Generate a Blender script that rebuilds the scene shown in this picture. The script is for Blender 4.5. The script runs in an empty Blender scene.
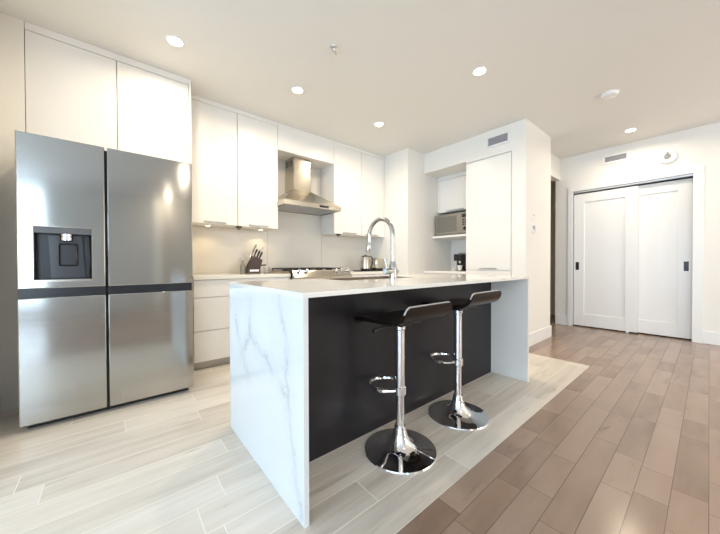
import bpy, bmesh, math, random
from mathutils import Vector, Matrix
random.seed(7)
S = bpy.context.scene
C = S.collection
PI = math.pi

# ------------------------------------------------------------------ camera
cam_d = bpy.data.cameras.new('camera')
cam_d.sensor_fit = 'HORIZONTAL'
cam_d.sensor_width = 36.0
cam_d.lens = 293.4 * 36 / 720
cam_d.clip_start = 0.02
cam = bpy.data.objects.new('camera', cam_d)
C.objects.link(cam)
YAW, PITCH, ROLL = math.radians(40.04), math.radians(-0.61), math.radians(-0.15)
R_ = Vector((math.cos(YAW), -math.sin(YAW), 0))
FH = Vector((math.sin(YAW), math.cos(YAW), 0))
F_ = FH * math.cos(PITCH) + Vector((0, 0, math.sin(PITCH)))
U_ = -FH * math.sin(PITCH) + Vector((0, 0, math.cos(PITCH)))
Rr = R_ * math.cos(ROLL) + U_ * math.sin(ROLL)
Ur = -R_ * math.sin(ROLL) + U_ * math.cos(ROLL)
M = Matrix((Rr, Ur, -F_)).transposed().to_4x4()
M.translation = Vector((0, 0, 1.01))
cam.matrix_world = M
S.camera = cam

# ------------------------------------------------------------------ world, daylight, exposure
vs = S.view_settings
vs.view_transform = 'Standard'
vs.look = 'None'
vs.gamma = 1.0
vs.use_curve_mapping = False
vs.exposure = 0.30
w = bpy.data.worlds.new('world')
S.world = w
w.use_nodes = True
bg = w.node_tree.nodes['Background']
bg.inputs['Color'].default_value = (0.72, 0.84, 1.0, 1)
bg.inputs['Strength'].default_value = 1.6

def area(name, loc, target, sx, sy, power, color, spread=PI):
    l = bpy.data.lights.new(name, 'AREA')
    l.shape = 'RECTANGLE'
    l.size, l.size_y, l.energy, l.color, l.spread = sx, sy, power, color, spread
    o = bpy.data.objects.new(name, l)
    C.objects.link(o)
    o.location = loc
    o.rotation_euler = (Vector(target) - Vector(loc)).to_track_quat('-Z', 'Y').to_euler()
    return o
# sky light and an added warm fill coming in through the living-room windows behind and beside the camera
area('daylight_side', (-4.76, -0.4, 1.3), (0, -0.4, 1.3), 4.6, 2.1, 205, (0.52, 0.76, 1.0))
area('daylight_rear', (-2.0, -3.78, 1.42), (-2.0, 0, 1.42), 1.9, 2.35, 75, (0.62, 0.81, 1.0))
area('warm_fill_rear', (4.1, -3.78, 1.35), (4.1, 0, 1.35), 2.6, 2.0, 60, (1.0, 0.88, 0.70))  # warm fill added to brighten the closet side of the room
LAMP = 9.5          # power of one recessed downlight
LAMP_COL = (1.0, 0.85, 0.65)

# ------------------------------------------------------------------ material helpers
def mat(name, col, rough=0.5, metal=0.0, spec=0.5, coat=0.0):
    m = bpy.data.materials.new(name)
    m.use_nodes = True
    b = m.node_tree.nodes['Principled BSDF']
    b.inputs['Base Color'].default_value = (*col, 1)
    b.inputs['Roughness'].default_value = rough
    b.inputs['Metallic'].default_value = metal
    b.inputs['Specular IOR Level'].default_value = spec
    b.inputs['Coat Weight'].default_value = coat
    return m

class G:
    """tiny node-graph helper"""
    def __init__(s, m):
        s.m, s.t, s.n, s.l = m, m.node_tree, m.node_tree.nodes, m.node_tree.links
        s.b = s.n['Principled BSDF']
    def new(s, kind, **kw):
        n = s.n.new(kind)
        for k, v in kw.items(): setattr(n, k, v)
        return n
    def link(s, a, b): s.l.new(a, b)
    def math(s, op, a, b=None, c=None, clamp=False):
        n = s.new('ShaderNodeMath', operation=op)
        n.use_clamp = clamp
        for i, x in enumerate((a, b, c)):
            if x is None: continue
            if isinstance(x, (int, float)): n.inputs[i].default_value = x
            else: s.link(x, n.inputs[i])
        return n.outputs[0]
    def pos(s):
        return s.new('ShaderNodeNewGeometry').outputs['Position']
    def sep(s, v):
        n = s.new('ShaderNodeSeparateXYZ'); s.link(v, n.inputs[0]); return n.outputs
    def comb(s, x=0.0, y=0.0, z=0.0):
        n = s.new('ShaderNodeCombineXYZ')
        for i, v in enumerate((x, y, z)):
            if isinstance(v, (int, float)): n.inputs[i].default_value = v
            else: s.link(v, n.inputs[i])
        return n.outputs[0]
    def noise(s, vec, scale=1.0, detail=3.0, rough=0.5, dist=0.0):
        n = s.new('ShaderNodeTexNoise')
        s.link(vec, n.inputs['Vector'])
        n.inputs['Scale'].default_value = scale
        n.inputs['Detail'].default_value = detail
        n.inputs['Roughness'].default_value = rough
        n.inputs['Distortion'].default_value = dist
        return n.outputs
    def white(s, vec):
        n = s.new('ShaderNodeTexWhiteNoise', noise_dimensions='3D')
        s.link(vec, n.inputs['Vector']); return n.outputs['Value']
    def ramp(s, fac, stops):
        n = s.new('ShaderNodeValToRGB'); s.link(fac, n.inputs[0])
        e = n.color_ramp.elements
        while len(e) < len(stops): e.new(0.5)
        for el, (p, c) in zip(e, stops):
            el.position = p; el.color = (*c, 1)
        return n.outputs[0]
    def mix(s, fac, a, b, blend='MIX'):
        n = s.new('ShaderNodeMix', data_type='RGBA', blend_type=blend)
        if isinstance(fac, (int, float)): n.inputs[0].default_value = fac
        else: s.link(fac, n.inputs[0])
        for i, x in ((6, a), (7, b)):
            if isinstance(x, tuple): n.inputs[i].default_value = (*x, 1)
            else: s.link(x, n.inputs[i])
        return n.outputs[2]
    def bump(s, h, strength=0.2, dist=0.01):
        n = s.new('ShaderNodeBump')
        n.inputs['Strength'].default_value = strength
        n.inputs['Distance'].default_value = dist
        s.link(h, n.inputs['Height'])
        s.link(n.outputs[0], s.b.inputs['Normal'])

def plank_material(name, row_w, y0, len_min, len_max, stops, gap_col, gap_w, rough, grain, seed, wt, mark_col):
    """boards running along X in rows of row_w, random lengths per row"""
    m = mat(name, (0.5, 0.5, 0.5), rough)
    g = G(m)
    x, y, _ = g.sep(g.pos())
    v = g.math('DIVIDE', g.math('SUBTRACT', y, y0), row_w)
    row = g.math('FLOOR', v)
    fv = g.math('FRACT', v)
    r1 = g.white(g.comb(row, seed, 1.0))
    r2 = g.white(g.comb(row, seed, 2.0))
    L = g.math('MULTIPLY_ADD', r1, len_max - len_min, len_min)
    u = g.math('ADD', g.math('DIVIDE', x, L), g.math('MULTIPLY', r2, 7.0))
    cell = g.math('FLOOR', u)
    fu = g.math('FRACT', u)
    if len_max - len_min > 0.3:                              # every other board is cut again at a random place
        cut = g.math('MULTIPLY_ADD', g.white(g.comb(row, cell, seed + 3)), 0.5, 0.25)
        second = g.math('GREATER_THAN', fu, cut)
        dcut = g.math('ABSOLUTE', g.math('SUBTRACT', fu, cut))
        idc = g.math('ADD', cell, g.math('MULTIPLY', second, 0.37))
    else:
        dcut, idc = None, cell
    tone = g.white(g.comb(row, idc, seed))
    ev = g.math('MULTIPLY', g.math('MINIMUM', fv, g.math('SUBTRACT', 1.0, fv)), row_w)
    eu = g.math('MINIMUM', fu, g.math('SUBTRACT', 1.0, fu))
    if dcut is not None: eu = g.math('MINIMUM', eu, dcut)
    eu = g.math('MULTIPLY', eu, L)
    edge = g.math('MINIMUM', ev, eu)
    gap = g.math('LESS_THAN', edge, gap_w / 2)
    shift = g.math('MULTIPLY', tone, 31.0)
    gx = g.math('ADD', g.math('MULTIPLY', x, grain[0]), shift)
    gy = g.math('MULTIPLY', y, grain[1])
    n1 = g.noise(g.comb(gx, gy, shift), 1.0, 3.0, 0.55, 0.0)[0]
    n2 = g.noise(g.comb(g.math('MULTIPLY', gx, 0.8), g.math('MULTIPLY', gy, 0.35), row), 1.0, 3.0)[0]
    t = g.math('ADD', g.math('MULTIPLY', tone, wt[0]), g.math('MULTIPLY', n1, wt[1]))
    t = g.math('ADD', t, g.math('MULTIPLY', n2, wt[2]))
    col = g.ramp(t, stops)
    n3 = g.noise(g.comb(g.math('MULTIPLY', gx, 1.3), g.math('MULTIPLY', gy, 1.1), g.math('ADD', shift, 5.0)), 1.0, 4.0, 0.6, 0.6)[0]
    mark = g.math('MULTIPLY', g.math('SUBTRACT', n3, 0.62), 9.0, clamp=True)
    col = g.mix(g.math('MULTIPLY', mark, 0.55), col, mark_col)
    g.link(g.mix(gap, col, gap_col), g.b.inputs['Base Color'])
    g.link(g.math('MULTIPLY_ADD', n1, 0.14, rough - 0.07), g.b.inputs['Roughness'])
    g.bump(g.math('MULTIPLY_ADD', gap, -1.0, g.math('MULTIPLY', n1, 0.12)), 0.25, 0.003)
    return m

def paint(name, col, rough=0.55):
    m = mat(name, col, rough)
    g = G(m)
    n = g.noise(g.pos(), 160.0, 2.0)[0]
    g.bump(n, 0.05, 0.002)
    return m

M_wall = paint('wall_paint', (0.86, 0.83, 0.775))
M_ceil = paint('ceiling_paint', (0.82, 0.81, 0.775), 0.7)
M_rear = paint('rear_wall_dimmed', (0.60, 0.58, 0.55))  # greyed below the other walls so the refrigerator reflects a dim room
M_trim = mat('trim_paint', (0.86, 0.85, 0.83), 0.35)
M_door = mat('closet_door_paint', (0.89, 0.875, 0.85), 0.33)
M_cab = mat('white_cabinet_lacquer', (0.85, 0.825, 0.785), 0.28)
M_cabin = mat('cabinet_carcass', (0.78, 0.76, 0.72), 0.45)
M_glassback = mat('white_back_painted_glass', (0.72, 0.69, 0.63), 0.14, spec=0.3)
M_white = mat('white_plastic', (0.85, 0.84, 0.82), 0.35)
M_black = mat('black_plastic', (0.012, 0.012, 0.013), 0.3)
M_iron = mat('cast_iron', (0.02, 0.02, 0.02), 0.55)
M_dark = mat('dark_grey_plastic', (0.018, 0.019, 0.023), 0.22)
M_grey = mat('grey_plastic', (0.30, 0.30, 0.31), 0.35)
M_sink = mat('shadowed_sink_steel', (0.30, 0.25, 0.20), 0.45, 1.0)  # steel darkened to carry the shadow inside the basin
M_strip = mat('dim_grey_strip', (0.12, 0.12, 0.125), 0.25)
M_slate = mat('slate_grey_gloss', (0.07, 0.075, 0.088), 0.15)
M_vent = mat('vent_grey', (0.36, 0.35, 0.38), 0.5)
M_chrome = mat('chrome', (0.86, 0.86, 0.87), 0.05, 1.0)
M_handle = mat('grey_metal_pull', (0.50, 0.49, 0.47), 0.35, 1.0)
M_nickel = mat('polished_nickel', (0.46, 0.455, 0.44), 0.16, 1.0)
M_alu = mat('brushed_aluminium', (0.72, 0.72, 0.72), 0.3, 1.0)
M_bronze = mat('dark_bronze', (0.025, 0.018, 0.02), 0.3, 0.6)
M_seat = mat('black_lacquer_seat', (0.010, 0.006, 0.005), 0.32, 0.0, 0.25)
M_highlight = mat('edge_highlight_grey', (0.42, 0.41, 0.40), 0.3)  # pale grey standing in for the highlight on the seat edge
M_blockwood = mat('dark_walnut', (0.032, 0.012, 0.008), 0.35)
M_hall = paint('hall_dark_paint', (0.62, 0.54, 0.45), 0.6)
M_lens = mat('lamp_lens', (1, 1, 1), 0.4)
_b = M_lens.node_tree.nodes['Principled BSDF']
_b.inputs['Emission Color'].default_value = (1.0, 0.93, 0.80, 1)
_b.inputs['Emission Strength'].default_value = 14.0
M_lens2 = mat('puck_lens', (1, 1, 1), 0.4)
_b = M_lens2.node_tree.nodes['Principled BSDF']
_b.inputs['Emission Color'].default_value = (1.0, 0.82, 0.52, 1)
_b.inputs['Emission Strength'].default_value = 5.0

def steel(name, col, rough, aniso=0.0):
    m = mat(name, col, rough, 1.0)
    g = G(m)
    x, y, z = g.sep(g.pos())
    n = g.noise(g.comb(g.math('MULTIPLY', x, 2.0), g.math('MULTIPLY', y, 2.0), g.math('MULTIPLY', z, 420.0)), 1.0, 2.0)[0]
    g.link(g.math('MULTIPLY_ADD', n, 0.08, rough - 0.04), g.b.inputs['Roughness'])
    if aniso:
        g.b.inputs['Anisotropic'].default_value = aniso
        t = g.new('ShaderNodeTangent', direction_type='RADIAL', axis='Z')
        g.link(t.outputs[0], g.b.inputs['Tangent'])
        g.b.inputs['Anisotropic Rotation'].default_value = 0.25
    return m
M_fridge = steel('brushed_stainless_steel', (0.47, 0.465, 0.445), 0.11, 0.75)
M_steel = steel('satin_stainless_steel', (0.55, 0.505, 0.43), 0.21, 0.6)
M_oven = steel('dim_microwave_steel', (0.36, 0.34, 0.30), 0.3)
M_steeld = steel('shaded_filter_steel', (0.42, 0.41, 0.39), 0.4)

# white quartz: plain for the tops, thin grey veins on the waterfall ends
M_quartz = mat('white_quartz', (0.80, 0.775, 0.725), 0.09)
g = G(M_quartz)
n = g.noise(g.pos(), 3.0, 4.0)[0]
g.link(g.ramp(n, [(0.3, (0.82, 0.785, 0.725)), (0.7, (0.86, 0.825, 0.765))]), g.b.inputs['Base Color'])
M_vein = mat('veined_white_quartz', (0.84, 0.83, 0.80), 0.10)
g = G(M_vein)
p = g.pos()
wn = g.noise(p, 9.0, 4.0, 0.65)[1]
vm = g.new('ShaderNodeVectorMath', operation='MULTIPLY_ADD')
g.link(wn, vm.inputs[0]); vm.inputs[1].default_value = (0.0, 0.13, 0.13)
off = g.new('ShaderNodeVectorMath', operation='ADD'); g.link(p, off.inputs[0]); off.inputs[1].default_value = (0, -.065, -.065)
g.link(off.outputs[0], vm.inputs[2])
_, vy, vz = g.sep(vm.outputs[0])
VEINS = [[(1.22, .90), (1.20, .83), (1.153, .732), (1.145, .64), (1.12, .468), (1.10, .33), (1.06, .145), (.998, .03)],
         [(1.554, .82), (1.571, .713), (1.558, .636), (1.446, .606), (1.347, .556), (1.195, .489), (1.125, .45)],
         [(1.78, .68), (1.737, .574), (1.67, .52), (1.60, .42)], [(1.558, .636), (1.652, .563), (1.70, .50)]]
dmin = None
for L_ in VEINS:
    for (ay, az), (by, bz) in zip(L_, L_[1:]):
        ey, ez = by - ay, bz - az
        l2 = ey * ey + ez * ez
        qy, qz = g.math('SUBTRACT', vy, ay), g.math('SUBTRACT', vz, az)
        tt_ = g.math('MULTIPLY_ADD', qy, ey / l2, g.math('MULTIPLY', qz, ez / l2), clamp=True)
        dy, dz = g.math('MULTIPLY_ADD', tt_, -ey, qy), g.math('MULTIPLY_ADD', tt_, -ez, qz)
        dd = g.math('SQRT', g.math('MULTIPLY_ADD', dy, dy, g.math('MULTIPLY', dz, dz)))
        dmin = dd if dmin is None else g.math('MINIMUM', dmin, dd)
wid = g.noise(p, 14.0, 2.0)[0]
core = g.math('SUBTRACT', 1.0, g.math('DIVIDE', dmin, g.math('MULTIPLY_ADD', wid, 0.020, 0.001)), clamp=True)
rim_ = g.math('SUBTRACT', 1.0, g.math('DIVIDE', g.math('ABSOLUTE', g.math('SUBTRACT', dmin, g.math('MULTIPLY', wid, 0.035))), 0.006), clamp=True)
halo = g.math('SUBTRACT', 1.0, g.math('DIVIDE', dmin, 0.09), clamp=True)
brk = g.math('MULTIPLY', g.math('SUBTRACT', g.noise(p, 6.0, 3.0)[0], 0.36), 4.0, clamp=True)
amt = g.math('ADD', g.math('MULTIPLY', g.math('MULTIPLY_ADD', core, 0.42, g.math('MULTIPLY', rim_, 0.26)), brk), g.math('MULTIPLY', halo, 0.07), clamp=True)
g.link(g.mix(amt, (0.74, 0.745, 0.74), (0.20, 0.22, 0.25)), g.b.inputs['Base Color'])

# charcoal back of the island, faint mottling
M_char = mat('charcoal_panel', (0.03, 0.028, 0.032), 0.38, spec=0.25)
g = G(M_char)
n = g.noise(g.pos(), 5.0, 5.0, 0.6)[0]
g.link(g.ramp(n, [(0.3, (0.015, 0.013, 0.016)), (0.7, (0.023, 0.0215, 0.0245))]), g.b.inputs['Base Color'])
g.link(g.math('MULTIPLY_ADD', n, 0.2, 0.26), g.b.inputs['Roughness'])

M_tile = plank_material('wood_look_tile', 0.152, 0.747, 0.9, 1.1,
    [(0.24, (0.45, 0.39, 0.33)), (0.50, (0.665, 0.605, 0.53)), (0.78, (0.80, 0.75, 0.68))],
    (0.86, 0.80, 0.71), 0.004, 0.32, (1.6, 19.0), 3.0, (.22, .58, .25), (0.36, 0.30, 0.25))
M_wood = plank_material('brown_hardwood', 0.1075, 0.747, 0.7, 1.3,
    [(0.20, (0.215, 0.142, 0.100)), (0.43, (0.325, 0.230, 0.174)), (0.66, (0.39, 0.288, 0.224))],
    (0.13, 0.083, 0.058), 0.0022, 0.20, (2.2, 10.0), 11.0, (.26, .32, .28), (0.17, 0.11, 0.08))

M_pane = bpy.data.materials.new('window_glass')
M_pane.use_nodes = True
t = M_pane.node_tree
for n in list(t.nodes):
    if n.type != 'OUTPUT_MATERIAL': t.nodes.remove(n)
mx = t.nodes.new('ShaderNodeMixShader'); tr = t.nodes.new('ShaderNodeBsdfTransparent'); gl = t.nodes.new('ShaderNodeBsdfGlossy')
gl.inputs['Roughness'].default_value = 0.02
mx.inputs[0].default_value = 0.06
t.links.new(tr.outputs[0], mx.inputs[1]); t.links.new(gl.outputs[0], mx.inputs[2])
t.links.new(mx.outputs[0], t.nodes['Material Output'].inputs[0])
M_clear = mat('clear_glass', (0.95, 0.95, 0.94), 0.03)
M_clear.node_tree.nodes['Principled BSDF'].inputs['Transmission Weight'].default_value = 0.9

# ------------------------------------------------------------------ mesh helpers
class MB:
    def __init__(s):
        s.bm = bmesh.new()
        s.flat = s.bm.faces.layers.int.new('flat_face')
    def box(s, x0, x1, y0, y1, z0, z1, bev=0.0, seg=2):
        x0, x1 = min(x0, x1), max(x0, x1); y0, y1 = min(y0, y1), max(y0, y1); z0, z1 = min(z0, z1), max(z0, z1)
        r = bmesh.ops.create_cube(s.bm, size=1)
        vs_ = r['verts']
        for v in vs_:
            v.co = Vector((x0 + (v.co.x + .5) * (x1 - x0), y0 + (v.co.y + .5) * (y1 - y0), z0 + (v.co.z + .5) * (z1 - z0)))
        if bev:
            es = list({e for v in vs_ for e in v.link_edges})
            rb = bmesh.ops.bevel(s.bm, geom=es, offset=bev, segments=seg, profile=0.5, affect='EDGES')
            near = {f for v in rb['verts'] if v.is_valid for f in v.link_faces}
            for f in near:                                   # the six big faces stay flat, only the rounding is smooth
                f.normal_update()
                if max(abs(c_) for c_ in f.normal) > .9999: f[s.flat] = 1
        return s
    def lathe(s, prof, cx=0, cy=0, n=40, axis='Z', cz=0):
        rings = []
        for r, h in prof:
            ring = []
            for k in range(n):
                a = 2 * PI * k / n
                c, d = max(r, 1e-4) * math.cos(a), max(r, 1e-4) * math.sin(a)
                co = (cx + c, cy + d, cz + h) if axis == 'Z' else ((cx + h, cy + c, cz + d) if axis == 'X' else (cx + c, cy + h, cz + d))
                ring.append(s.bm.verts.new(co))
            rings.append(ring)
        for a, b in zip(rings, rings[1:]):
            for k in range(n): s.bm.faces.new((a[k], a[(k + 1) % n], b[(k + 1) % n], b[k]))
        s.bm.faces.new(rings[0][::-1]); s.bm.faces.new(rings[-1])
        return s
    def tube(s, pts, r, n=12, closed=False):
        pts = [Vector(p) for p in pts]
        rad = r if isinstance(r, (list, tuple)) else [r] * len(pts)
        m_ = len(pts); rings = []; up = None
        for i, p in enumerate(pts):
            if closed: t_ = pts[(i + 1) % m_] - pts[i - 1]
            else: t_ = pts[min(i + 1, m_ - 1)] - pts[max(i - 1, 0)]
            t_.normalize()
            if up is None: up = Vector((0, 0, 1)) if abs(t_.z) < 0.9 else Vector((1, 0, 0))
            a = t_.cross(up).normalized(); b = a.cross(t_).normalized(); up = b
            rings.append([s.bm.verts.new(p + (a * math.cos(2 * PI * k / n) + b * math.sin(2 * PI * k / n)) * rad[i]) for k in range(n)])
        pairs = list(zip(rings, rings[1:])) + ([(rings[-1], rings[0])] if closed else [])
        for a, b in pairs:
            for k in range(n): s.bm.faces.new((a[k], a[(k + 1) % n], b[(k + 1) % n], b[k]))
        if not closed:
            s.bm.faces.new(rings[0][::-1]); s.bm.faces.new(rings[-1])
        return s
    def prism(s, poly, a0, a1, axis='X'):
        """extrude a 2D polygon along an axis: X -> (y,z), Y -> (x,z), Z -> (x,y)"""
        f = {'X': lambda p, a: (a, p[0], p[1]), 'Y': lambda p, a: (p[0], a, p[1]), 'Z': lambda p, a: (p[0], p[1], a)}[axis]
        A = [s.bm.verts.new(f(p, a0)) for p in poly]; B = [s.bm.verts.new(f(p, a1)) for p in poly]
        n = len(poly)
        for k in range(n): s.bm.faces.new((A[k], A[(k + 1) % n], B[(k + 1) % n], B[k]))
        s.bm.faces.new(A[::-1]); s.bm.faces.new(B)
        return s
    def frustum(s, lo, hi, z0, z1):
        """lo, hi: (x0,x1,y0,y1)"""
        q = lambda r, z: [s.bm.verts.new(c) for c in ((r[0], r[2], z), (r[1], r[2], z), (r[1], r[3], z), (r[0], r[3], z))]
        A, B = q(lo, z0), q(hi, z1)
        for k in range(4): s.bm.faces.new((A[k], A[(k + 1) % 4], B[(k + 1) % 4], B[k]))
        s.bm.faces.new(A[::-1]); s.bm.faces.new(B)
        return s
    def build(s, name, m, parent=None, smooth=True, label=None):
        bmesh.ops.recalc_face_normals(s.bm, faces=s.bm.faces)
        me = bpy.data.meshes.new(name)
        off = Vector((0, 0, 0))
        q = parent
        while q is not None: off += q.location; q = q.parent
        bmesh.ops.translate(s.bm, verts=s.bm.verts, vec=-off)
        s.bm.to_mesh(me); s.bm.free()
        me.materials.append(m)
        if smooth:
            me.shade_smooth()
            me.set_sharp_from_angle(angle=math.radians(28))
            at_ = me.attributes.get('flat_face')
            if at_:
                for pl, d_ in zip(me.polygons, at_.data):
                    if d_.value: pl.use_smooth = False
        o = bpy.data.objects.new(name, me)
        C.objects.link(o)
        if parent: o.parent = parent
        if label: o['label'] = label
        return o

def tag(o, label, cat, group=None):
    o['label'], o['category'] = label, cat
    if group: o['group'] = group
    return o
def thing(name, loc, label, cat, group=None):
    o = bpy.data.objects.new(name, None)
    o.empty_display_size = 0.05
    C.objects.link(o)
    o.location = loc
    return tag(o, label, cat, group)
def struct(mb, name, m, parent=None):
    o = mb.build(name, m, parent)
    if parent is None: o['kind'] = 'structure'
    return o
def copy_tree(root, loc, label, rotz=None):
    r = root.copy(); C.objects.link(r); r.location = loc; r['label'] = label
    if rotz is not None: r.rotation_euler[2] = rotz
    def rec(a, b):
        for ch in list(a.children):
            c = ch.copy(); C.objects.link(c); c.parent = b; rec(ch, c)
    rec(root, r)
    return r

# ------------------------------------------------------------------ room shell
ZC, XQ, YW, XL, YR = 2.731, 5.674, 3.72, -4.6, -3.6
struct(MB().box(XL - .1, 3.581, 0.747, YW + .1, -.06, 0).box(XL - .1, -3.0, .747, .75, -.06, -.01), 'floor_tile', M_tile)
wf = MB().box(XL - .1, 7.0, YR - .1, 0.747, -.06, 0).box(3.581, 7.0, 0.747, 4.3, -.06, 0)
struct(wf, 'floor_wood', M_wood)
struct(MB().box(XL - .1, 7.0, YR - .1, 4.3, ZC, ZC + .1), 'ceiling', M_ceil)
struct(MB().box(XL - .1, 3.361, YW, YW + .12, 0, ZC), 'wall_back', M_wall)
struct(MB().box(XL, -.615, 2.25, YW, 0, ZC).box(-.615, -.469, 3.121, YW, 0, ZC), 'wall_alcove', M_wall)
struct(MB().box(3.361, 4.5, 2.893, YW + .12, 0, ZC), 'wall_column', M_wall)
struct(MB().box(3.759, 4.602, 1.406, 1.562, 0, ZC).box(4.502, 4.602, 1.562, YW, 0, ZC), 'wall_pantry', M_wall)
struct(MB().box(3.759, 4.502, 1.562, 2.893, 2.424, ZC), 'wall_soffit', M_wall)
struct(MB().box(4.602, XQ + .001, 1.598, 1.70, 2.385, ZC), 'wall_header', M_wall)
# wall with the closet opening
CY0, CY1, CZ = 0.138, 1.412, 2.155
wq = MB().box(XQ, XQ + .12, YR, CY0, 0, ZC).box(XQ, XQ + .12, CY1, 1.66, 0, ZC).box(XQ, XQ + .12, CY0, CY1, CZ, ZC)
struct(wq, 'wall_closet', M_wall)
struct(MB().box(XQ + .55, XQ + .60, -.2, 1.8, 0, ZC).box(XQ + .12, XQ + .55, -.25, -.2, 0, ZC).box(XQ + .12, XQ + .55, 1.60, 1.66, 0, ZC), 'wall_closet_inside', M_wall)
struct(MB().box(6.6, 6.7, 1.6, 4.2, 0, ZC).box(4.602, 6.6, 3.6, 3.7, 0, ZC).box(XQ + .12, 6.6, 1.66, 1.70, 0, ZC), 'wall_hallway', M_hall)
# left wall with its window and rear wall with two windows, all behind or beside the camera
LY0, LY1, WZ0, WZ1 = -2.7, 1.9, 0.25, 2.58
struct(MB().box(XL - .12, XL, YR, LY0, 0, ZC).box(XL - .12, XL, LY1, YW, 0, ZC).box(XL - .12, XL, LY0, LY1, 0, WZ0).box(XL - .12, XL, LY0, LY1, WZ1, ZC), 'wall_left', M_wall)
RW = [(-2.95, -1.05), (2.8, 5.4)]
rw = MB().box(XL - .12, XQ + .12, YR - .12, YR, 0, WZ0).box(XL - .12, XQ + .12, YR - .12, YR, WZ1, ZC)
for a, b in ((XL - .12, RW[0][0]), (RW[0][1], RW[1][0]), (RW[1][1], XQ + .12)): rw.box(a, b, YR - .12, YR, WZ0, WZ1)
struct(rw, 'wall_rear', M_rear)
struct(MB().box(.76, .95, YR, YR + .06, 0, ZC, .004), 'trim_3', M_wall)
def window(name, axis, at, a0, a1, n):
    f = MB(); pn = MB()
    def bx(mb, u0, u1, z0, z1, t0, t1):
        if axis == 'X': mb.box(at + t0, at + t1, u0, u1, z0, z1)
        else: mb.box(u0, u1, at + t0, at + t1, z0, z1)
    for z in (WZ0, WZ1 - .06): bx(f, a0, a1, z, z + .06, -.09, -.03)
    for k in range(n + 1):
        u = a0 + (a1 - a0 - .06) * k / n
        bx(f, u, u + .06, WZ0 + .06, WZ1 - .06, -.09, -.03)
    o = struct(f, name, M_trim)
    bx(pn, a0 + .05, a1 - .05, WZ0 + .05, WZ1 - .05, -.065, -.06)
    pn.build('pane', M_pane, o)
window('window_1', 'X', XL, LY0, LY1, 4)
window('window_2', 'Y', YR, *RW[0], 2)
window('window_3', 'Y', YR, *RW[1], 3)  # assumed window, sited out of the refrigerator's reflection to light the closet side
# baseboards
BH = 0.155
def baseboard(name, boxes):
    mb = MB()
    for b in boxes: mb.box(*b, 0, BH, .004)
    struct(mb, name, M_trim)
baseboard('baseboard_pantry', [(3.775, 4.602, 1.391, 1.406), (4.602, 4.617, 1.391, 1.598)])
baseboard('baseboard_closet', [(XQ - .015, XQ, YR, .049), (XQ - .015, XQ, 1.478, 1.655)])
baseboard('baseboard_column', [(3.361, 3.76, 2.878, 2.893)])
baseboard('baseboard_alcove', [(-.615, -.599, 2.25, 3.105), (XL, -.599, 2.234, 2.25)])
# closet casing
cs = MB().box(XQ - .02, XQ + .02, 1.412, 1.480, 0, 2.155, .003).box(XQ - .02, XQ + .02, .049, .138, 0, 2.155, .003).box(XQ - .02, XQ + .02, .049, 1.480, 2.155, 2.237, .003)
cs.box(XQ + .02, XQ + .12, 1.412, 1.43, 0, 2.155).box(XQ + .02, XQ + .12, .12, .138, 0, 2.155)
o = struct(cs, 'trim_1', M_trim)
tr_ = MB().box(XQ + .012, XQ + .10, CY0, CY1, 2.128, 2.155, .002)
tr_.build('sliding_track', M_alu, o, label='aluminium sliding track')
MB().box(XQ + .025, XQ + .095, .745, .775, 0, .03, .003).build('floor_guide', M_white, o, label='white floor guide')
def closet_door(name, x, y0, y1, hy):
    z0, z1, st = .018, 2.112, .135
    mb = MB().box(x, x + .035, y0, y0 + st, z0, z1, .002).box(x, x + .035, y1 - st, y1, z0, z1, .002)
    mb.box(x, x + .035, y0 + st, y1 - st, z0, .205, .002).box(x, x + .035, y0 + st, y1 - st, 1.975, z1, .002)
    mb.box(x + .014, x + .028, y0 + st - .01, y1 - st + .01, .195, 1.985)
    d = struct(mb, name, M_door)
    h = MB().box(x - .003, x + .004, hy - .022, hy + .022, .905, 1.03, .002)
    h.build('flush_pull', M_bronze, d, label='dark bronze flush pull')
closet_door('door_1', XQ + .03, .655, CY1, 1.362)
closet_door('door_2', XQ + .072, CY0, .80, .193)

# ------------------------------------------------------------------ backsplash (three glass sheets)
bs = MB()
for a, b in ((.57, 1.537), (1.540, 2.368), (2.371, 3.361)): bs.box(a, b, YW - .008, YW, .90, 1.44 if b != 2.368 else 2.404, .001)
struct(bs, 'trim_2', M_glassback)

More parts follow.
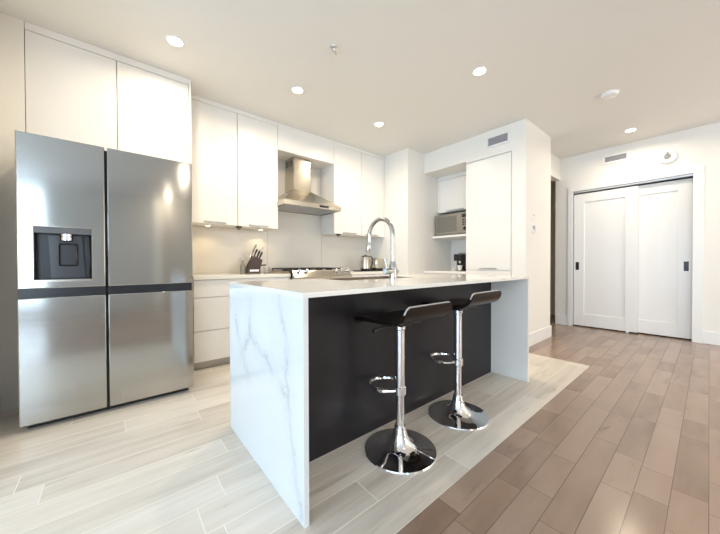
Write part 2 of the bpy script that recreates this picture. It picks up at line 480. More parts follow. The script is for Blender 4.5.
# ------------------------------------------------------------------ refrigerator
FX0, FX1, FY, FM = -.441, .483, 2.64, .021
fr = thing('refrigerator', (.021, 3.0, 0), 'stainless steel four door refrigerator with water dispenser in its left door', 'refrigerator')
MB().box(FX0 + .004, FX1 - .004, FY + .075, 3.55, .04, 1.79, .004).build('body', M_grey, fr)
GAPX0, GAPX1 = -.0405, -.0285
def fdoor(name, x0, x1, z0, z1, hole=None):
    mb = MB()
    if hole is None: mb.box(x0, x1, FY, FY + .068, z0, z1, .006, 2)
    else:
        a0, a1, b0, b1 = hole
        mb.box(x0, a0, FY + .05, FY + .068, z0, z1).box(a1, x1, FY + .05, FY + .068, z0, z1).box(a0, a1, FY + .05, FY + .068, z0, b0).box(a0, a1, FY + .05, FY + .068, b1, z1)
        # front skin as a ring around the dispenser, edges rounded at the sides
        o4 = [(x0, z0), (x1, z0), (x1, z1), (x0, z1)]; i4 = [(a0, b0), (a1, b0), (a1, b1), (a0, b1)]
        bm = mb.bm
        def loop(pts, y): return [bm.verts.new((px_, y, pz_)) for px_, pz_ in pts]
        r = .007
        ob, of1 = loop(o4, FY + .05), loop(o4, FY + r)
        of2 = loop([(x0 + r * .3, z0 + r * .3), (x1 - r * .3, z0 + r * .3), (x1 - r * .3, z1 - r * .3), (x0 + r * .3, z1 - r * .3)], FY + r * .3)
        of3 = loop([(x0 + r, z0 + r), (x1 - r, z0 + r), (x1 - r, z1 - r), (x0 + r, z1 - r)], FY)
        inn, inb = loop(i4, FY), loop(i4, FY + .05)
        for A, B in ((ob, of1), (of1, of2), (of2, of3), (of3, inn), (inn, inb)):
            for k in range(4):
                nf = bm.faces.new((A[k], A[(k + 1) % 4], B[(k + 1) % 4], B[k]))
                if A is of3: nf[mb.flat] = 1
    return mb.build('door', M_fridge, fr)
HOLE = (-.372, -.108, .915, 1.247)
d1 = fdoor('door', FX0, GAPX0, .862, 1.806, HOLE)
d2 = fdoor('door', GAPX1, FX1, .862, 1.806)
d3 = fdoor('door', FX0, GAPX0, .034, .806)
d4 = fdoor('door', GAPX1, FX1, .034, .806)
d1['label'] = 'upper door holding the water dispenser'
for a, b in ((FX0 + .004, GAPX0), (GAPX1, FX1 - .004)):
    MB().box(a, b, FY + .018, FY + .06, .800, .868, .002).build('handle_channel', M_dark, fr, label='dark recessed handle channel')
MB().box(FX0 + .01, FX1 - .01, FY + .06, FY + .075, .04, 1.80).build('door_gasket', M_black, fr, label='black door gasket')
MB().box(FX0 + .03, FX1 - .03, FY + .05, FY + .09, .0, .04).build('toe_grille', M_black, fr, label='black toe grille')
for x in (FX0 + .03, GAPX0 - .07, GAPX1 + .01, FX1 - .09):
    MB().box(x, x + .06, FY + .085, FY + .165, 1.7905, 1.812, .004).build('hinge_cover', M_grey, fr)
# dispenser in the left door
a0, a1, b0, b1 = HOLE
dp = MB().box(a0, a1, FY + .075, FY + .078, b0, b1)
dp.box(a0, a0 + .004, FY + .002, FY + .078, b0, b1).box(a1 - .004, a1, FY + .002, FY + .078, b0, b1).box(a0, a1, FY + .002, FY + .078, b0, b0 + .004).box(a0, a1, FY + .002, FY + .078, b1 - .004, b1)
disp = dp.build('water_dispenser', M_black, fr, label='black recessed water dispenser')
fm = MB().box(a0 - .004, a1 + .004, FY - .003, FY + .006, b1 - .001, b1 + .004).box(a0 - .004, a1 + .004, FY - .003, FY + .006, b0 - .012, b0 + .001)
fm.box(a0 - .004, a0 + .001, FY - .003, FY + .006, b0, b1).box(a1 - .001, a1 + .004, FY - .003, FY + .006, b0, b1)
fm.build('frame', M_steel, disp, label='thin bright metal frame')
MB().box(a0 + .002, a1 - .002, FY - .002, FY + .03, b1 - .042, b1 - .001, .003).build('control_strip', M_strip, disp, label='grey control strip')
MB().prism([(a0 + .07, b0 + .01), (a1 - .035, b0 + .01), (a1 - .05, b1 - .05), (a0 + .058, b1 - .05)], FY + .045, FY + .072, 'Y').build('back_plate', M_slate, disp)
MB().box(a0 + .105, a1 - .07, FY + .036, FY + .046, b0 + .085, b1 - .10, .012).build('paddle', M_dark, disp)
MB().lathe([(.026, b1 - .088), (.033, b1 - .082), (.034, b1 - .062), (.030, b1 - .058), (.034, b1 - .054), (.034, b1 - .041)], (a0 + a1) / 2 + .01, FY + .034, 28).build('spout', M_chrome, disp, label='chrome ringed spout')
MB().box(a1 - .032, a1 - .012, FY + .012, FY + .072, b0 + .008, b1 - .045, .004).build('side_cover', M_dark, disp)

# ------------------------------------------------------------------ cabinets
def bar_handle(x0, x1, y, z, parent, name='handle'):
    MB().box(x0, x1, y - .024, y, z - .007, z + .007, .0015).build(name, M_handle, parent, label='slim metal edge pull')
def handle_y(y0, y1, x, z, parent):
    MB().box(x - .022, x, y0, y1, z - .005, z + .005, .0015).build('handle', M_handle, parent, label='slim metal edge pull')

c = thing('wall_cabinet', (.04, 3.4, 1.84), 'white two door cabinet built in above the refrigerator', 'cabinet')
MB().box(-.466, .548, 3.142, YW, 1.85, ZC - .002).build('carcass', M_cabin, c)
MB().box(-.466, .548, 3.121, 3.142, 2.676, ZC - .001).build('top_filler', M_cab, c)
MB().box(-.4655, .0315, 3.121, 3.141, 1.85, 2.672, .0015).build('door', M_cab, c)
MB().box(.0365, .5455, 3.121, 3.141, 1.85, 2.672, .0015).build('door', M_cab, c)
tag(MB().box(.5485, .567, 3.115, YW, 0, ZC - .001, .001).build('side_panel', M_cab), 'tall white panel closing the right side of the refrigerator bay', 'panel')

def upper(x0, x1, xm, label, handles):
    c = thing('wall_cabinet', ((x0 + x1) / 2, 3.55, 1.44), label, 'cabinet')
    MB().box(x0, x1, 3.400, YW, 1.445, ZC - .002).build('carcass', M_cab, c)
    MB().box(x0, x1, 3.379, 3.40, 2.684, ZC - .001).build('top_filler', M_cab, c)
    for (a, b), (h0, h1) in zip(((x0, xm - .0025), (xm + .0025, x1)), handles):
        d = MB().box(a + .0015, b - .0015, 3.379, 3.399, 1.438, 2.681, .0015).build('door', M_cab, c)
        bar_handle(h0, h1, 3.379, 1.457, d)
    return c
upper(.569, 1.539, 1.065, 'white two door wall cabinet between the refrigerator and the range hood', ((.724, .94), (1.188, 1.412)))
upper(2.369, 3.359, 2.869, 'white two door wall cabinet right of the range hood', ((2.523, 2.763), (2.95, 3.19)))
vp = thing('valance_cabinet', (1.954, 3.5, 2.405), 'short white cabinet front closing the space above the range hood', 'cabinet')
MB().box(1.5395, 2.3685, 3.395, YW, 2.408, ZC - .002).build('carcass', M_cab, vp)
MB().box(1.5425, 2.3655, 3.379, 3.396, 2.404, ZC - .001, .0015).build('front_panel', M_cab, vp)

def puck(x, y, label):
    p_ = thing('puck_light', (x, y, 1.445), label, 'light', 'puck lights under the wall cabinets')
    MB().lathe([(.032, 1.4445), (.032, 1.436), (.029, 1.434)], x, y, 24).build('housing', M_white, p_)
    MB().lathe([(.024, 1.4339), (.024, 1.4325)], x, y, 24).build('lens', M_lens2, p_)
    l = bpy.data.lights.new('puck_lamp', 'SPOT'); l.energy = 2.2; l.color = (1, .74, .42); l.spot_size = math.radians(130); l.spot_blend = .6; l.shadow_soft_size = .02
    o = bpy.data.objects.new('puck_lamp', l); C.objects.link(o); o.parent = p_; o.location = (0, 0, -.016)
puck(.80, 3.55, 'round puck light under the cabinet beside the refrigerator')
puck(1.40, 3.58, 'round puck light glowing above the knife block')
def plug(x, label):
    p_ = thing('cord_connector', (x, 3.46, 1.445), label, 'connector')
    MB().box(x - .03, x + .03, 3.44, 3.48, 1.425, 1.445, .004).build('clip', M_black, p_)
    MB().tube([(x - .02, 3.46, 1.427), (x, 3.46, 1.41), (x + .015, 3.46, 1.412)], .006, 8).build('cable', M_dark, p_)
plug(1.10, 'small black clip under the wall cabinet left of the hood')
plug(2.50, 'small black clip under the wall cabinet right of the hood')

# base cabinets
c = thing('drawer_cabinet', (1.06, 3.4, 0), 'white base cabinet of three drawers between the refrigerator and the range', 'cabinet')
MB().box(.57, 1.555, 3.122, 3.685, .075, .862).build('carcass', M_cabin, c)
MB().box(.57, 1.555, 3.145, 3.165, .0, .075).build('toe_kick', M_steeld, c, label='grey toe kick')
for z0, z1 in ((.080, .368), (.374, .688), (.694, .858)):
    MB().box(.573, 1.553, 3.10, 3.12, z0, z1, .0015).build('drawer', M_cab, c)
c = thing('base_cabinet', (2.87, 3.4, 0), 'white base cabinet between the range and the corner wall', 'cabinet')
MB().box(2.385, 3.36, 3.122, 3.685, .075, .862).build('carcass', M_cabin, c)
MB().box(2.385, 3.36, 3.145, 3.165, 0, .075).build('toe_kick', M_steeld, c, label='grey toe kick')
for a, b in ((2.388, 2.870), (2.874, 3.357)): MB().box(a, b, 3.10, 3.12, .080, .858, .0015).build('door', M_cab, c)
tag(MB().box(.569, 1.556, 3.085, YW - .009, .863, .90, .003).build('worktop', M_quartz), 'white quartz worktop beside the refrigerator under the knife block', 'worktop')
tag(MB().box(2.384, 3.360, 3.085, YW - .009, .863, .90, .003).build('worktop', M_quartz), 'white quartz worktop under the kettle and toaster', 'worktop')

# ------------------------------------------------------------------ range hood
HX0, HX1, HY0 = 1.53, 2.362, 3.20
h = thing('range_hood', (1.945, 3.5, 1.72), 'stainless steel pyramid range hood with square chimney above the stove', 'range hood')
mb = MB()
for a in ((HX0, HX1, HY0, HY0 + .012), (HX0, HX1, YW - .02, YW - .009), (HX0, HX0 + .012, HY0 + .012, YW - .02), (HX1 - .012, HX1, HY0 + .012, YW - .02)): mb.box(*a, 1.72, 1.775)
mb.build('rim', M_steel, h)
MB().frustum((HX0, HX1, HY0, YW - .009), (1.785, 2.045, 3.45, YW - .009), 1.775, 1.975).build('canopy', M_steel, h)
MB().box(1.79, 2.04, 3.455, YW - .009, 1.972, 2.20, .002).build('chimney', M_steel, h)
ch = MB().box(1.793, 2.037, 3.458, YW - .009, 2.20, 2.405, .002).build('chimney_sleeve', M_steel, h)
mb = MB()
for z in (2.30, 2.325, 2.35):
    for y in (3.50, 3.60): mb.box(1.7905, 1.794, y, y + .07, z, z + .010)
mb.build('vent_slot', M_black, ch)
MB().box(2.02, 2.16, HY0 - .003, HY0 + .002, 1.735, 1.762, .002).build('control_panel', M_dark, h, label='black control panel')
mb = MB().box(HX0 + .012, HX1 - .012, HY0 + .012, YW - .02, 1.728, 1.732)
fl = mb.build('filter', M_steeld, h)
mb = MB()
for k in range(16):
    y = HY0 + .05 + k * .027
    mb.box(HX0 + .06, HX1 - .06, y, y + .013, 1.722, 1.728)
mb.build('baffle', M_alu, fl)

# ------------------------------------------------------------------ range
RX0, RX1 = 1.562, 2.378
r = thing('gas_range', (1.97, 3.35, 0), 'stainless steel gas range with black grates under the hood', 'stove')
MB().box(RX0, RX1, 3.06, 3.70, .02, .895).build('body', M_steel, r)
MB().box(RX0 + .004, RX1 - .004, 3.02, 3.06, .18, .76, .006).build('oven_door', M_steel, r)
MB().box(RX0 + .004, RX1 - .004, 3.02, 3.06, .03, .17, .004).build('drawer', M_steel, r)
MB().tube([(RX0 + .06, 3.025, .70), (RX0 + .06, 2.975, .70), (RX1 - .06, 2.975, .70), (RX1 - .06, 3.025, .70)], .011).build('oven_handle', M_alu, r)
MB().prism([(3.0, .79), (3.06, .79), (3.12, .935), (3.06, .935), (2.995, .86)], RX0, RX1, 'X').build('control_panel', M_steel, r)
for x in (1.635, 1.735, 2.16, 2.25, 2.34):
    k = MB().lathe([(.021, 0), (.021, .012), (.017, .016), (.016, .034), (.012, .036)], x, 0, 20)
    bmesh.ops.rotate(k.bm, verts=k.bm.verts, cent=(x, 0, 0), matrix=Matrix.Rotation(math.radians(38), 3, 'X'))
    bmesh.ops.translate(k.bm, verts=k.bm.verts, vec=(0, 3.045, .921))
    k.build('knob', M_chrome, r, label='chrome control knob')
MB().box(RX0, RX1, 3.07, 3.70, .896, .925, .003).build('cooktop', M_steel, r)
for (a, b) in ((RX0 + .03, RX0 + .27), (RX0 + .285, RX1 - .285), (RX1 - .27, RX1 - .03)):
    mb = MB()
    for y in (3.16, 3.42, 3.67): mb.box(a, b, y - .006, y + .006, .945, .96)
    for k in range(4):
        x = a + (b - a) * k / 3
        mb.box(x - .006, x + .006, 3.154, 3.676, .945, .96)
    for x in (a, b):
        for y in (3.16, 3.67): mb.box(x - .006, x + .006, y - .006, y + .006, .925, .946)
    mb.build('grate', M_iron, r, label='black cast iron grate')
for x, y in ((RX0 + .15, 3.28), (RX0 + .15, 3.55), (1.97, 3.42), (RX1 - .15, 3.28), (RX1 - .15, 3.55)):
    MB().lathe([(.045, .925), (.045, .934), (.03, .936), (.03, .942), (.001, .942)], x, y, 24).build('burner', M_iron, r)

# ------------------------------------------------------------------ pantry corner
c = thing('pantry_cabinet', (4.1, 1.88, 0), 'tall white pantry cabinet with one flush door beside the microwave niche', 'cabinet')
MB().box(3.782, 4.50, 1.563, 2.18, .075, 2.423).build('carcass', M_cab, c)
MB().box(3.759, 3.782, 1.563, 1.570, .075, 2.423).box(3.759, 3.782, 1.570, 2.18, 2.398, 2.423).build('frame', M_cab, c)
MB().box(3.80, 3.82, 1.563, 2.18, 0, .075).build('toe_kick', M_steeld, c)
d = MB().box(3.760, 3.780, 1.577, 2.18, .926, 2.386, .0015).build('door', M_cab, c)
handle_y(1.754, 1.975, 3.760, .948, d)
d = MB().box(3.760, 3.780, 1.577, 2.18, .08, .920, .0015).build('door', M_cab, c)
c = thing('base_cabinet', (4.1, 2.53, 0), 'white base cabinet under the coffee machine in the niche', 'cabinet')
MB().box(3.782, 4.50, 2.182, 2.892, .075, .862).build('carcass', M_cab, c)
MB().box(3.760, 3.780, 2.184, 2.890, .08, .858, .0015).build('door', M_cab, c)
MB().box(3.80, 3.82, 2.182, 2.892, 0, .075).build('toe_kick', M_steeld, c)
tag(MB().box(3.745, 4.50, 2.182, 2.892, .863, .90, .003).build('worktop', M_quartz), 'small white worktop in the niche under the coffee machine', 'worktop')
tag(MB().box(3.972, 4.50, 2.182, 2.892, 1.418, 1.452, .002).build('shelf', M_cab), 'white shelf carrying the microwave in the niche', 'shelf')
c = thing('wall_cabinet', (4.3, 2.53, 1.84), 'small white cabinet above the microwave in the niche', 'cabinet')
MB().box(4.14, 4.50, 2.182, 2.892, 1.846, 2.423).build('carcass', M_cab, c)
d = MB().box(4.12, 4.138, 2.186, 2.862, 1.84, 2.36, .0015).build('door', M_cab, c)
MB().box(4.12, 4.14, 2.182, 2.892, 2.364, 2.423).box(4.12, 4.14, 2.866, 2.892, 1.846, 2.364).build('frame', M_cab, c)
handle_y(2.42, 2.72, 4.12, 1.858, d)
# microwave
mw = thing('microwave', (4.2, 2.55, 1.452), 'stainless steel microwave on the white niche shelf', 'microwave')
MX = 3.995
MB().box(MX + .02, 4.40, 2.24, 2.862, 1.462, 1.782, .004).build('body', M_oven, mw)
d = MB().box(MX, MX + .02, 2.415, 2.862, 1.464, 1.780, .004).build('door', M_oven, mw)
MB().box(MX - .002, MX + .001, 2.47, 2.82, 1.50, 1.745, .001).build('window', mat('smoky_door_glass', (.17, .16, .14), .15), d, label='dark glass window')
cp = MB().box(MX, MX + .02, 2.24, 2.412, 1.464, 1.780, .004).build('control_panel', M_oven, mw)
MB().box(MX - .002, MX + .001, 2.265, 2.385, 1.70, 1.755, .001).build('display', M_black, cp)
mb = MB()
for i in range(3):
    for j in range(4): mb.box(MX - .003, MX + .001, 2.272 + i * .037, 2.300 + i * .037, 1.585 + j * .026, 1.602 + j * .026, .001)
mb.build('keypad', M_dark, cp)
MB().lathe([(.027, -.018), (.029, 0)], MX, 2.325, 24, 'X', 1.535).build('dial', M_dark, cp)
for x in (MX + .06, 4.36):
    for y in (2.29, 2.81): MB().lathe([(.012, 1.452), (.012, 1.463)], x, y, 12).build('foot', M_black, mw)
# coffee machine
cm = thing('coffee_machine', (4.1, 2.43, .90), 'black capsule coffee machine in the niche under the microwave', 'coffee machine')
MB().box(4.02, 4.24, 2.385, 2.515, .90, .925, .008).build('base', M_black, cm)
MB().box(4.07, 4.24, 2.375, 2.525, .92, 1.16, .02, 3).build('body', M_black, cm)
MB().box(3.975, 4.20, 2.385, 2.515, 1.05, 1.155, .018, 3).build('brew_head', M_black, cm)
MB().lathe([(.014, 1.015), (.018, 1.05)], 4.03, 2.435, 16).build('nozzle', M_chrome, cm)
MB().box(3.965, 4.085, 2.39, 2.48, .905, .918, .003).build('drip_tray', M_alu, cm)
MB().tube([(4.02, 2.40, 1.145), (4.05, 2.40, 1.172), (4.15, 2.40, 1.174), (4.15, 2.47, 1.174), (4.05, 2.47, 1.172), (4.02, 2.47, 1.145)], .007, 8).build('lever', M_chrome, cm)
MB().lathe([(.03, .919), (.04, .985), (.037, .985), (.028, .923)], 4.025, 2.435, 20).build('cup_rest', M_white, cm, label='white cup stand')

# vents, wall and ceiling fittings
def vent(name, axis_x, y0, y1, z0, z1, lab, b):
    v = thing(name, (axis_x, (y0 + y1) / 2, z0 - b), lab, 'vent')
    f = MB()
    for a in ((y0 - b, y1 + b, z1, z1 + b), (y0 - b, y1 + b, z0 - b, z0), (y0 - b, y0, z0, z1), (y1, y1 + b, z0, z1)): f.box(axis_x - .016, axis_x, *a, .004)
    f.build('frame', M_trim, v)
    MB().box(axis_x - .0025, axis_x, y0, y1, z0, z1).build('backing', M_vent, v, label='grey backing')
    n = 5
    for k in range(n):
        z = z0 + (z1 - z0) * (k + .5) / n
        MB().prism([(axis_x - .009, z - .005), (axis_x - .0075, z - .0065), (axis_x - .003, z + .004), (axis_x - .0045, z + .0055)], y0, y1, 'Y').build('slat', M_vent, v, label='grey slat')
vent('air_vent', 3.759, 1.615, 1.862, 2.535, 2.632, 'white framed grey air vent above the pantry door', .026)
vent('air_vent', XQ, .776, 1.018, 2.520, 2.594, 'white framed grey air vent above the closet doors', .030)
a = thing('fire_alarm', (XQ, .367, 2.426), 'round white alarm sounder on the wall above the closet', 'alarm')
MB().lathe([(.092, 0), (.092, -.018), (.082, -.034), (.055, -.038), (.052, -.032)], XQ, .367, 40, 'X', 2.426).build('body', M_white, a)
MB().lathe([(.034, -.030), (.034, -.043), (.024, -.046), (.022, -.041)], XQ, .367, 28, 'X', 2.426).build('grille', M_grey, a)
MB().box(XQ - .046, XQ - .036, .362, .372, 2.455, 2.485, .002).build('indicator', M_grey, a)
a = thing('smoke_detector', (3.867, .661, ZC), 'round white smoke detector on the ceiling', 'smoke detector')
MB().lathe([(.075, ZC), (.075, ZC - .012), (.062, ZC - .032), (.03, ZC - .040)], 3.867, .661, 36).build('body', M_white, a)
MB().lathe([(.022, ZC - .038), (.020, ZC - .044)], 3.867, .661, 24).build('sensor_cap', M_trim, a)
a = thing('fire_sprinkler', (1.361, 1.928, ZC), 'small chrome fire sprinkler head on the ceiling', 'sprinkler')
MB().lathe([(.034, ZC), (.032, ZC - .006), (.016, ZC - .010)], 1.361, 1.928, 24).build('escutcheon', M_alu, a)
MB().lathe([(.010, ZC - .008), (.010, ZC - .022), (.005, ZC - .026), (.005, ZC - .045)], 1.361, 1.928, 16).build('stem', M_chrome, a)
mb = MB()
for sx in (-1, 1): mb.tube([(1.361 + sx * .009, 1.928, ZC - .020), (1.361 + sx * .014, 1.928, ZC - .034), (1.361, 1.928, ZC - .050)], .003, 8)
mb.build('yoke', M_alu, a)
MB().lathe([(.019, ZC - .050), (.019, ZC - .053)], 1.361, 1.928, 20).build('deflector', M_chrome, a)
a = thing('thermostat', (3.965, 1.406, 1.40), 'white thermostat on the pantry side wall', 'thermostat')
MB().box(3.915, 4.02, 1.392, 1.406, 1.385, 1.495, .004).build('body', M_white, a)
MB().box(3.935, 3.985, 1.3905, 1.393, 1.43, 1.475).build('screen', M_grey, a)
MB().box(3.995, 4.008, 1.390, 1.393, 1.405, 1.475, .001).build('slider', M_grey, a)
a = thing('control_switch', (3.965, 1.406, 1.54), 'small grey wall control above the thermostat', 'wall control')
MB().box(3.948, 3.978, 1.391, 1.406, 1.535, 1.625, .004).build('body', M_trim, a)
MB().box(3.955, 3.971, 1.3895, 1.392, 1.59, 1.615).build('display', M_grey, a)

def downlight(x, y, label):
    d = thing('downlight', (x, y, ZC), label, 'ceiling light', 'recessed ceiling downlights')
    MB().lathe([(.062, ZC), (.062, ZC - .004), (.052, ZC - .006), (.050, ZC - .002)], x, y, 40).build('trim_ring', M_white, d)
    MB().lathe([(.048, ZC - .002), (.048, ZC - .0045)], x, y, 40).build('lens', M_lens, d, label='glowing lens')
    l = bpy.data.lights.new('downlight_lamp', 'AREA'); l.shape = 'DISK'; l.size = .09; l.energy = LAMP; l.color = LAMP_COL; l.spread = math.radians(165)
    o = bpy.data.objects.new('downlight_lamp', l); C.objects.link(o); o.parent = d; o.location = (0, 0, -.012)
downlight(.379, 2.659, 'glowing ceiling downlight in front of the refrigerator cabinet')
downlight(1.409, 2.63, 'glowing ceiling downlight in front of the wall cabinet left of the hood')
downlight(2.518, 2.626, 'glowing ceiling downlight in front of the wall cabinet right of the hood')
downlight(2.521, 1.332, 'glowing ceiling downlight above the far end of the island')
downlight(5.132, .665, 'glowing ceiling downlight in front of the closet doors')
downlight(1.034, -1.10, 'living area downlight, mirrored as the upper bright spot in the right refrigerator door')
downlight(1.04, -3.2, 'living area downlight, mirrored as the lower bright spot in the right refrigerator door')

downlight(5.132, -1.10, 'added living area downlight that helps light the closet doors')  # added lamp without a visible source, lifts the closet doors

# ------------------------------------------------------------------ island
IX0, IX1, IY0, IY1, IZ = .549, 2.711, .987, 1.911, .90
c = thing('kitchen_island', (1.63, 1.6, 0), 'kitchen island base with charcoal back panel behind the bar stools', 'kitchen island')
MB().box(IX0 + .022, IX1 - .022, 1.304, 1.322, 0, .878).build('back_panel', M_char, c, label='charcoal back panel')
mb = MB().box(IX0 + .022, IX0 + .04, 1.323, 1.885, .075, .876).box(IX1 - .04, IX1 - .022, 1.323, 1.885, .075, .876)
mb.box(IX0 + .04, IX1 - .04, 1.323, 1.885, .075, .093).box(1.10, 1.118, 1.323, 1.885, .093, .876).box(1.94, 1.958, 1.323, 1.885, .093, .876)
mb.build('carcass', M_cabin, c)
MB().box(IX0 + .022, IX1 - .022, 1.83, 1.85, 0, .075).build('toe_kick', M_steeld, c)
for a, b in ((.572, 1.108), (1.112, 1.528), (1.532, 1.948), (1.952, 2.688)):
    MB().box(a, b, 1.886, 1.905, .08, .872, .0015).build('door', M_cab, c)
ct = thing('waterfall_countertop', (1.63, 1.449, 0), 'white veined quartz waterfall countertop wrapped over the island', 'countertop')
SX0, SX1, SY0, SY1 = 1.17, 1.89, 1.545, 1.875
top = MB().box(IX0, SX0, IY0, IY1, .88, IZ).box(SX1, IX1, IY0, IY1, .88, IZ).box(SX0, SX1, IY0, SY0, .88, IZ).box(SX0, SX1, SY1, IY1, .88, IZ)
top.build('top_slab', M_quartz, ct)
MB().box(IX0, IX0 + .021, IY0, IY1, 0, .8799).build('end_panel', M_vein, ct, label='veined waterfall end panel facing the refrigerator')
MB().box(IX1 - .021, IX1, IY0, IY1, 0, .8799).build('end_panel', M_quartz, ct, label='waterfall end panel facing the closet')
sk = thing('sink', (1.53, 1.71, .70), 'stainless sink set flush in the island countertop', 'sink')
mb = MB()
mb.box(SX0 + .001, SX1 - .001, SY0 + .001, SY1 - .001, .70, .706)
for a in ((SX0 + .001, SX0 + .007, SY0 + .001, SY1 - .001), (SX1 - .007, SX1 - .001, SY0 + .001, SY1 - .001), (SX0 + .007, SX1 - .007, SY0 + .001, SY0 + .007), (SX0 + .007, SX1 - .007, SY1 - .007, SY1 - .001)):
    mb.box(*a, .706, .8995)
mb.build('basin', M_sink, sk)
MB().lathe([(.045, .706), (.045, .709), (.03, .710), (.028, .7075)], 1.53, 1.71, 28).build('drain', M_chrome, sk)
# faucet
FXc, FYc = 1.567, 1.49
f = thing('faucet', (FXc, FYc, .90), 'tall chrome gooseneck faucet on the island', 'faucet')
MB().lathe([(.034, .90), (.034, .906), (.028, .910), (.0275, 1.0), (.021, 1.014), (.019, 1.03)], FXc, FYc, 28).build('body', M_nickel, f)
pts = [(FXc, FYc, 1.0), (FXc, FYc, 1.10), (FXc, FYc, 1.21)]
Rr_ = .130
for k in range(1, 15):
    an = PI * k / 14 * 1.05
    pts.append((FXc, FYc + Rr_ - Rr_ * math.cos(an), 1.222 + Rr_ * math.sin(an)))
MB().tube(pts, .0162, 16).build('gooseneck', M_nickel, f)
e = Vector(pts[-1]); dv = Vector((0, .12, -.99)).normalized()
MB().tube([e - dv * .004, e + dv * .03, e + dv * .035, e + dv * .09, e + dv * .105], [.0168, .0172, .0195, .0215, .018], 16).build('spray_head', M_nickel, f)
MB().lathe([(.019, -.085), (.023, -.081), (.023, .0), (.020, .040), (.014, .052)], FXc, FYc, 20, 'X', .955).build('valve', M_nickel, f)
MB().tube([(FXc - .060, FYc, .975), (FXc - .063, FYc + .004, 1.0), (FXc - .074, FYc + .012, 1.05)], [.007, .006, .005], 10).build('lever', M_nickel, f)

# ------------------------------------------------------------------ bar stools
def stool_seat(cx, cy, dz):
    prof = [(-.200, .822), (-.196, .800), (-.186, .775), (-.168, .756), (-.140, .744), (-.09, .737), (0, .733), (.09, .733), (.14, .729), (.17, .718), (.188, .702)]
    th, W = .020, .182
    path = [Vector((0, a, b + dz)) for a, b in prof]
    # length along the sheet, half width per station with rounded ends
    s_ = [0.0]
    for a, b in zip(path, path[1:]): s_.append(s_[-1] + (b - a).length)
    # resample
    N = 44
    def at(t):
        for i in range(len(s_) - 1):
            if t <= s_[i + 1] + 1e-9:
                k = (t - s_[i]) / (s_[i + 1] - s_[i]); return path[i].lerp(path[i + 1], k)
        return path[-1].copy()
    L = s_[-1]; mb = MB(); bm = mb.bm
    rc = .035
    T = sorted(set([L * i / N for i in range(N + 1)] + [rc * (1 - math.cos(PI / 2 * i / 6)) for i in range(7)] + [L - rc * (1 - math.cos(PI / 2 * i / 6)) for i in range(7)]))
    rows_t, rows_b, rim = [], [], []
    nx = 10
    for t_ in T:
        p0 = at(t_); d_ = (at(min(t_ + .004, L)) - at(max(t_ - .004, 0))).normalized()
        nrm = Vector((0, -d_.z, d_.y))
        if nrm.z < 0 and abs(nrm.z) > .3: nrm = -nrm
        e_ = min(t_, L - t_)
        hw = W if e_ >= rc else W - rc + math.sqrt(max(0, rc * rc - (rc - e_) ** 2))
        rows_t.append([bm.verts.new((cx + hw * (2 * k / nx - 1), cy + p0.y + nrm.y * th / 2, p0.z + nrm.z * th / 2)) for k in range(nx + 1)])
        rows_b.append([bm.verts.new((cx + hw * (2 * k / nx - 1), cy + p0.y - nrm.y * th / 2, p0.z - nrm.z * th / 2)) for k in range(nx + 1)])
        rim.append((hw, p0, nrm))
    for rows in (rows_t, rows_b):
        for a, b in zip(rows, rows[1:]):
            for k in range(nx): bm.faces.new((a[k], a[k + 1], b[k + 1], b[k]))
    for a, b, c_, d_ in zip(rows_t, rows_t[1:], rows_b, rows_b[1:]):
        bm.faces.new((a[0], b[0], d_[0], c_[0])); bm.faces.new((a[-1], c_[-1], d_[-1], b[-1]))
    for k in range(nx):
        bm.faces.new((rows_t[0][k], rows_b[0][k], rows_b[0][k + 1], rows_t[0][k + 1]))
        bm.faces.new((rows_t[-1][k], rows_t[-1][k + 1], rows_b[-1][k + 1], rows_b[-1][k]))
    # painted highlight: a thin pale line round the back rest's outline
    n_ = int(len(rim) * .18)
    left = [(cx - hw, cy + p0.y, p0.z) for hw, p0, nrm in rim[:n_]]
    right = [(cx + hw, cy + p0.y, p0.z) for hw, p0, nrm in rim[:n_]]
    return mb, left[::-1] + right
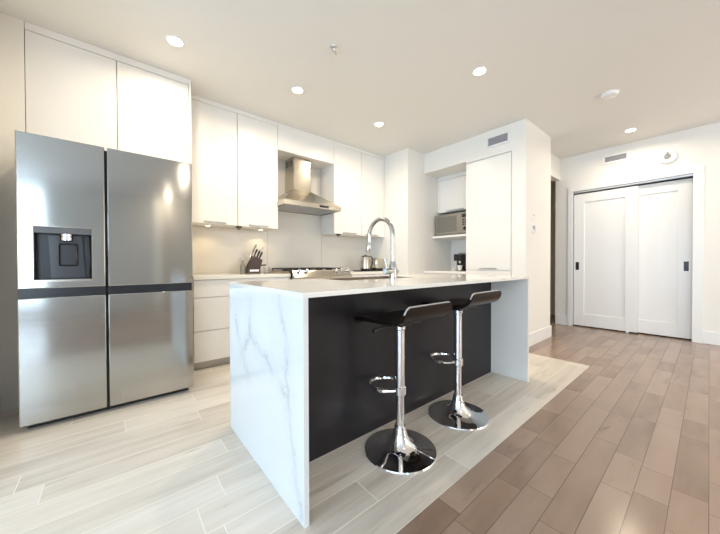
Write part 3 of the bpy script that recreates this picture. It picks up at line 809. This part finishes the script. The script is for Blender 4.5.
def make_stool(cx, cy, label, yaw, lever_ang, fz, dz):
    st = thing('bar_stool', (cx, cy, 0), label, 'bar stool', 'black bar stools at the island')
    MB().lathe([(.193, 0), (.195, .004), (.192, .009), (.155, .0135), (.115, .019), (.085, .028), (.063, .044), (.048, .066), (.038, .092), (.032, .118), (.030, .135)], cx, cy, 64).build('base', M_chrome, st, label='chrome trumpet base')
    MB().lathe([(.0225, .13), (.0225, fz)], cx, cy, 28).build('lower_column', M_chrome, st)
    MB().lathe([(.0255, fz - .02), (.0255, .665 + dz), (.030, .670 + dz), (.030, .69 + dz)], cx, cy, 28).build('upper_column', M_chrome, st)
    cl = MB().lathe([(.028, fz - .024), (.032, fz - .02), (.032, fz + .02), (.028, fz + .024)], cx, cy, 28).build('collar', M_chrome, st)
    W, y1 = .100, .205
    pts = [(cx - .028, cy + .012, fz), (cx - W * .8, cy + .05, fz)]
    for k in range(0, 13):
        an = PI + (-PI) * k / 12
        pts.append((cx + W * math.cos(an), cy + y1 - .10 + .10 * math.sin(an), fz))
    pts += [(cx + W * .8, cy + .05, fz), (cx + .028, cy + .012, fz)]
    MB().tube(pts, .0115, 12).build('footrest', M_chrome, st, label='chrome loop footrest')
    MB().box(cx - .08, cx + .08, cy - .08, cy + .08, .708 + dz, .722 + dz, .004).box(cx - .045, cx + .045, cy - .045, cy + .045, .69 + dz, .708 + dz, .004).build('seat_plate', M_black, st, label='black mounting plate')
    lv = Vector((math.cos(lever_ang), math.sin(lever_ang), 0))
    c0 = Vector((cx, cy, .695 + dz))
    MB().tube([c0 + lv * .03, c0 + lv * .15, c0 + lv * .19 + Vector((0, 0, -.012))], [.006, .006, .010], 10).build('lever', M_black, st)
    mb, line = stool_seat(cx, cy, dz)
    seat = mb.build('seat', M_seat, st, label='glossy black curved seat with low back')
    MB().tube(line, .0042, 8).build('edge_highlight', M_highlight, seat, label='pale grey highlight drawn along the seat edge')
    st.rotation_euler[2] = yaw
    return st
make_stool(1.185, 1.075, 'black bar stool nearer the veined end panel', 0, math.radians(178), .325, -.012)
make_stool(1.755, 1.075, 'black bar stool standing at the far end of the island', 0, math.radians(-8), .355, .014)

# ------------------------------------------------------------------ things on the worktops
kb = thing('knife_block', (1.29, 3.5, .90), 'dark walnut knife block on the worktop left of the range', 'knife block')
MB().prism([(1.195, .90), (1.345, .90), (1.345, .955), (1.372, 1.06), (1.275, 1.105), (1.21, .98)], 3.45, 3.56, 'Y').build('block', M_blockwood, kb)
MB().box(1.22, 1.325, 3.446, 3.450, .925, .945).build('steel_band', M_alu, kb, label='bright steel band')
def knife(x, y, z, ln, m_, label, grp=None):
    d_ = Vector((.42, 0, .91)).normalized()
    k = thing('knife', (x, y, z), label, 'knife', grp)
    a_ = Vector((x, y, z))
    MB().tube([a_ - d_ * .02, a_ + d_ * .01, a_ + d_ * ln * .5, a_ + d_ * ln, a_ + d_ * (ln + .008)], [.008, .009, .011, .011, .006], 10).build('handle', m_, k)
    MB().tube([a_ - d_ * .05, a_ - d_ * .018], .006, 8).build('bolster', M_alu, k)
knife(1.262, 3.535, 1.105, .15, M_steel, 'tall steel handled knife at the back of the knife block')
knife(1.345, 3.53, 1.075, .16, M_alu, 'tall bright knife at the right of the knife block')
for i, (x, y) in enumerate(((1.272, 3.475), (1.305, 3.475), (1.335, 3.478))):
    knife(x + .012, y, 1.118 - i * .016, .07, M_black, 'black handled knife in the front slots of the knife block', 'black handled knives in the block')
kn = thing('kitchen_utensil', (1.38, 3.47, .99), 'short black handle sticking sideways out of the knife block', 'utensil')
MB().tube([(1.335, 3.47, .995), (1.42, 3.47, 1.0)], .009, 10).build('handle', M_black, kn)
bt = thing('bottle', (1.155, 3.5, .90), 'slim glass bottle with steel pourer left of the knife block', 'bottle')
MB().lathe([(.026, .90), (.028, .905), (.028, .985), (.020, 1.01), (.010, 1.035), (.010, 1.06)], 1.155, 3.5, 24).build('body', mat('grey_green_glass', (.22, .22, .19), .08), bt)
MB().lathe([(.012, 1.055), (.011, 1.07), (.004, 1.10)], 1.155, 3.5, 16).build('pourer', M_alu, bt)
gl_ = tag(MB().lathe([(.030, .90), (.034, .905), (.036, .975), (.033, .975), (.031, .908), (.001, .906)], 1.44, 3.5, 28).build('glass_jar', M_clear), 'small clear glass jar between the knife block and the range', 'jar')

KX, KY = 2.93, 3.36
tag(MB().box(2.80, 3.27, 3.25, 3.50, .9005, .914, .006).build('tray', M_dark), 'dark flat tray under the kettle and toaster', 'tray')
kt = thing('kettle', (KX, KY, .914), 'steel electric kettle with black handle on the worktop', 'kettle')
MB().lathe([(.082, .914), (.084, .918), (.084, .934), (.078, .936)], KX, KY, 36).build('power_base', M_black, kt)
MB().lathe([(.080, .936), (.083, .942), (.081, .99), (.074, 1.08), (.066, 1.135), (.060, 1.142)], KX, KY, 36).build('body', M_steel, kt)
MB().lathe([(.060, 1.142), (.056, 1.154), (.03, 1.162), (.012, 1.164), (.012, 1.176), (.001, 1.178)], KX, KY, 32).build('lid', M_black, kt)
MB().tube([(KX + .055, KY - .02, 1.138), (KX + .10, KY - .035, 1.14), (KX + .125, KY - .043, 1.10), (KX + .122, KY - .042, 1.02), (KX + .10, KY - .035, .968), (KX + .07, KY - .025, .962)], .011, 12).build('handle', M_black, kt)
MB().prism([(KX - .060, 1.10), (KX - .060, 1.138), (KX - .095, 1.136)], KY - .018, KY + .018, 'Y').build('spout', M_steel, kt)
for o in kt.children:
    for v in o.data.vertices: v.co *= 0.90
tt = thing('toaster', (3.165, 3.38, .914), 'steel two slot toaster right of the kettle', 'toaster')
MB().box(3.085, 3.255, 3.29, 3.46, .922, 1.095, .03, 4).build('body', M_steel, tt)
MB().box(3.09, 3.25, 3.295, 3.455, .914, .928, .003).build('base', M_black, tt)
for y in (3.335, 3.40): MB().box(3.11, 3.23, y, y + .025, 1.090, 1.0965).build('slot', M_black, tt)
MB().box(3.074, 3.088, 3.36, 3.39, 1.02, 1.035, .003).build('lever', M_black, tt)
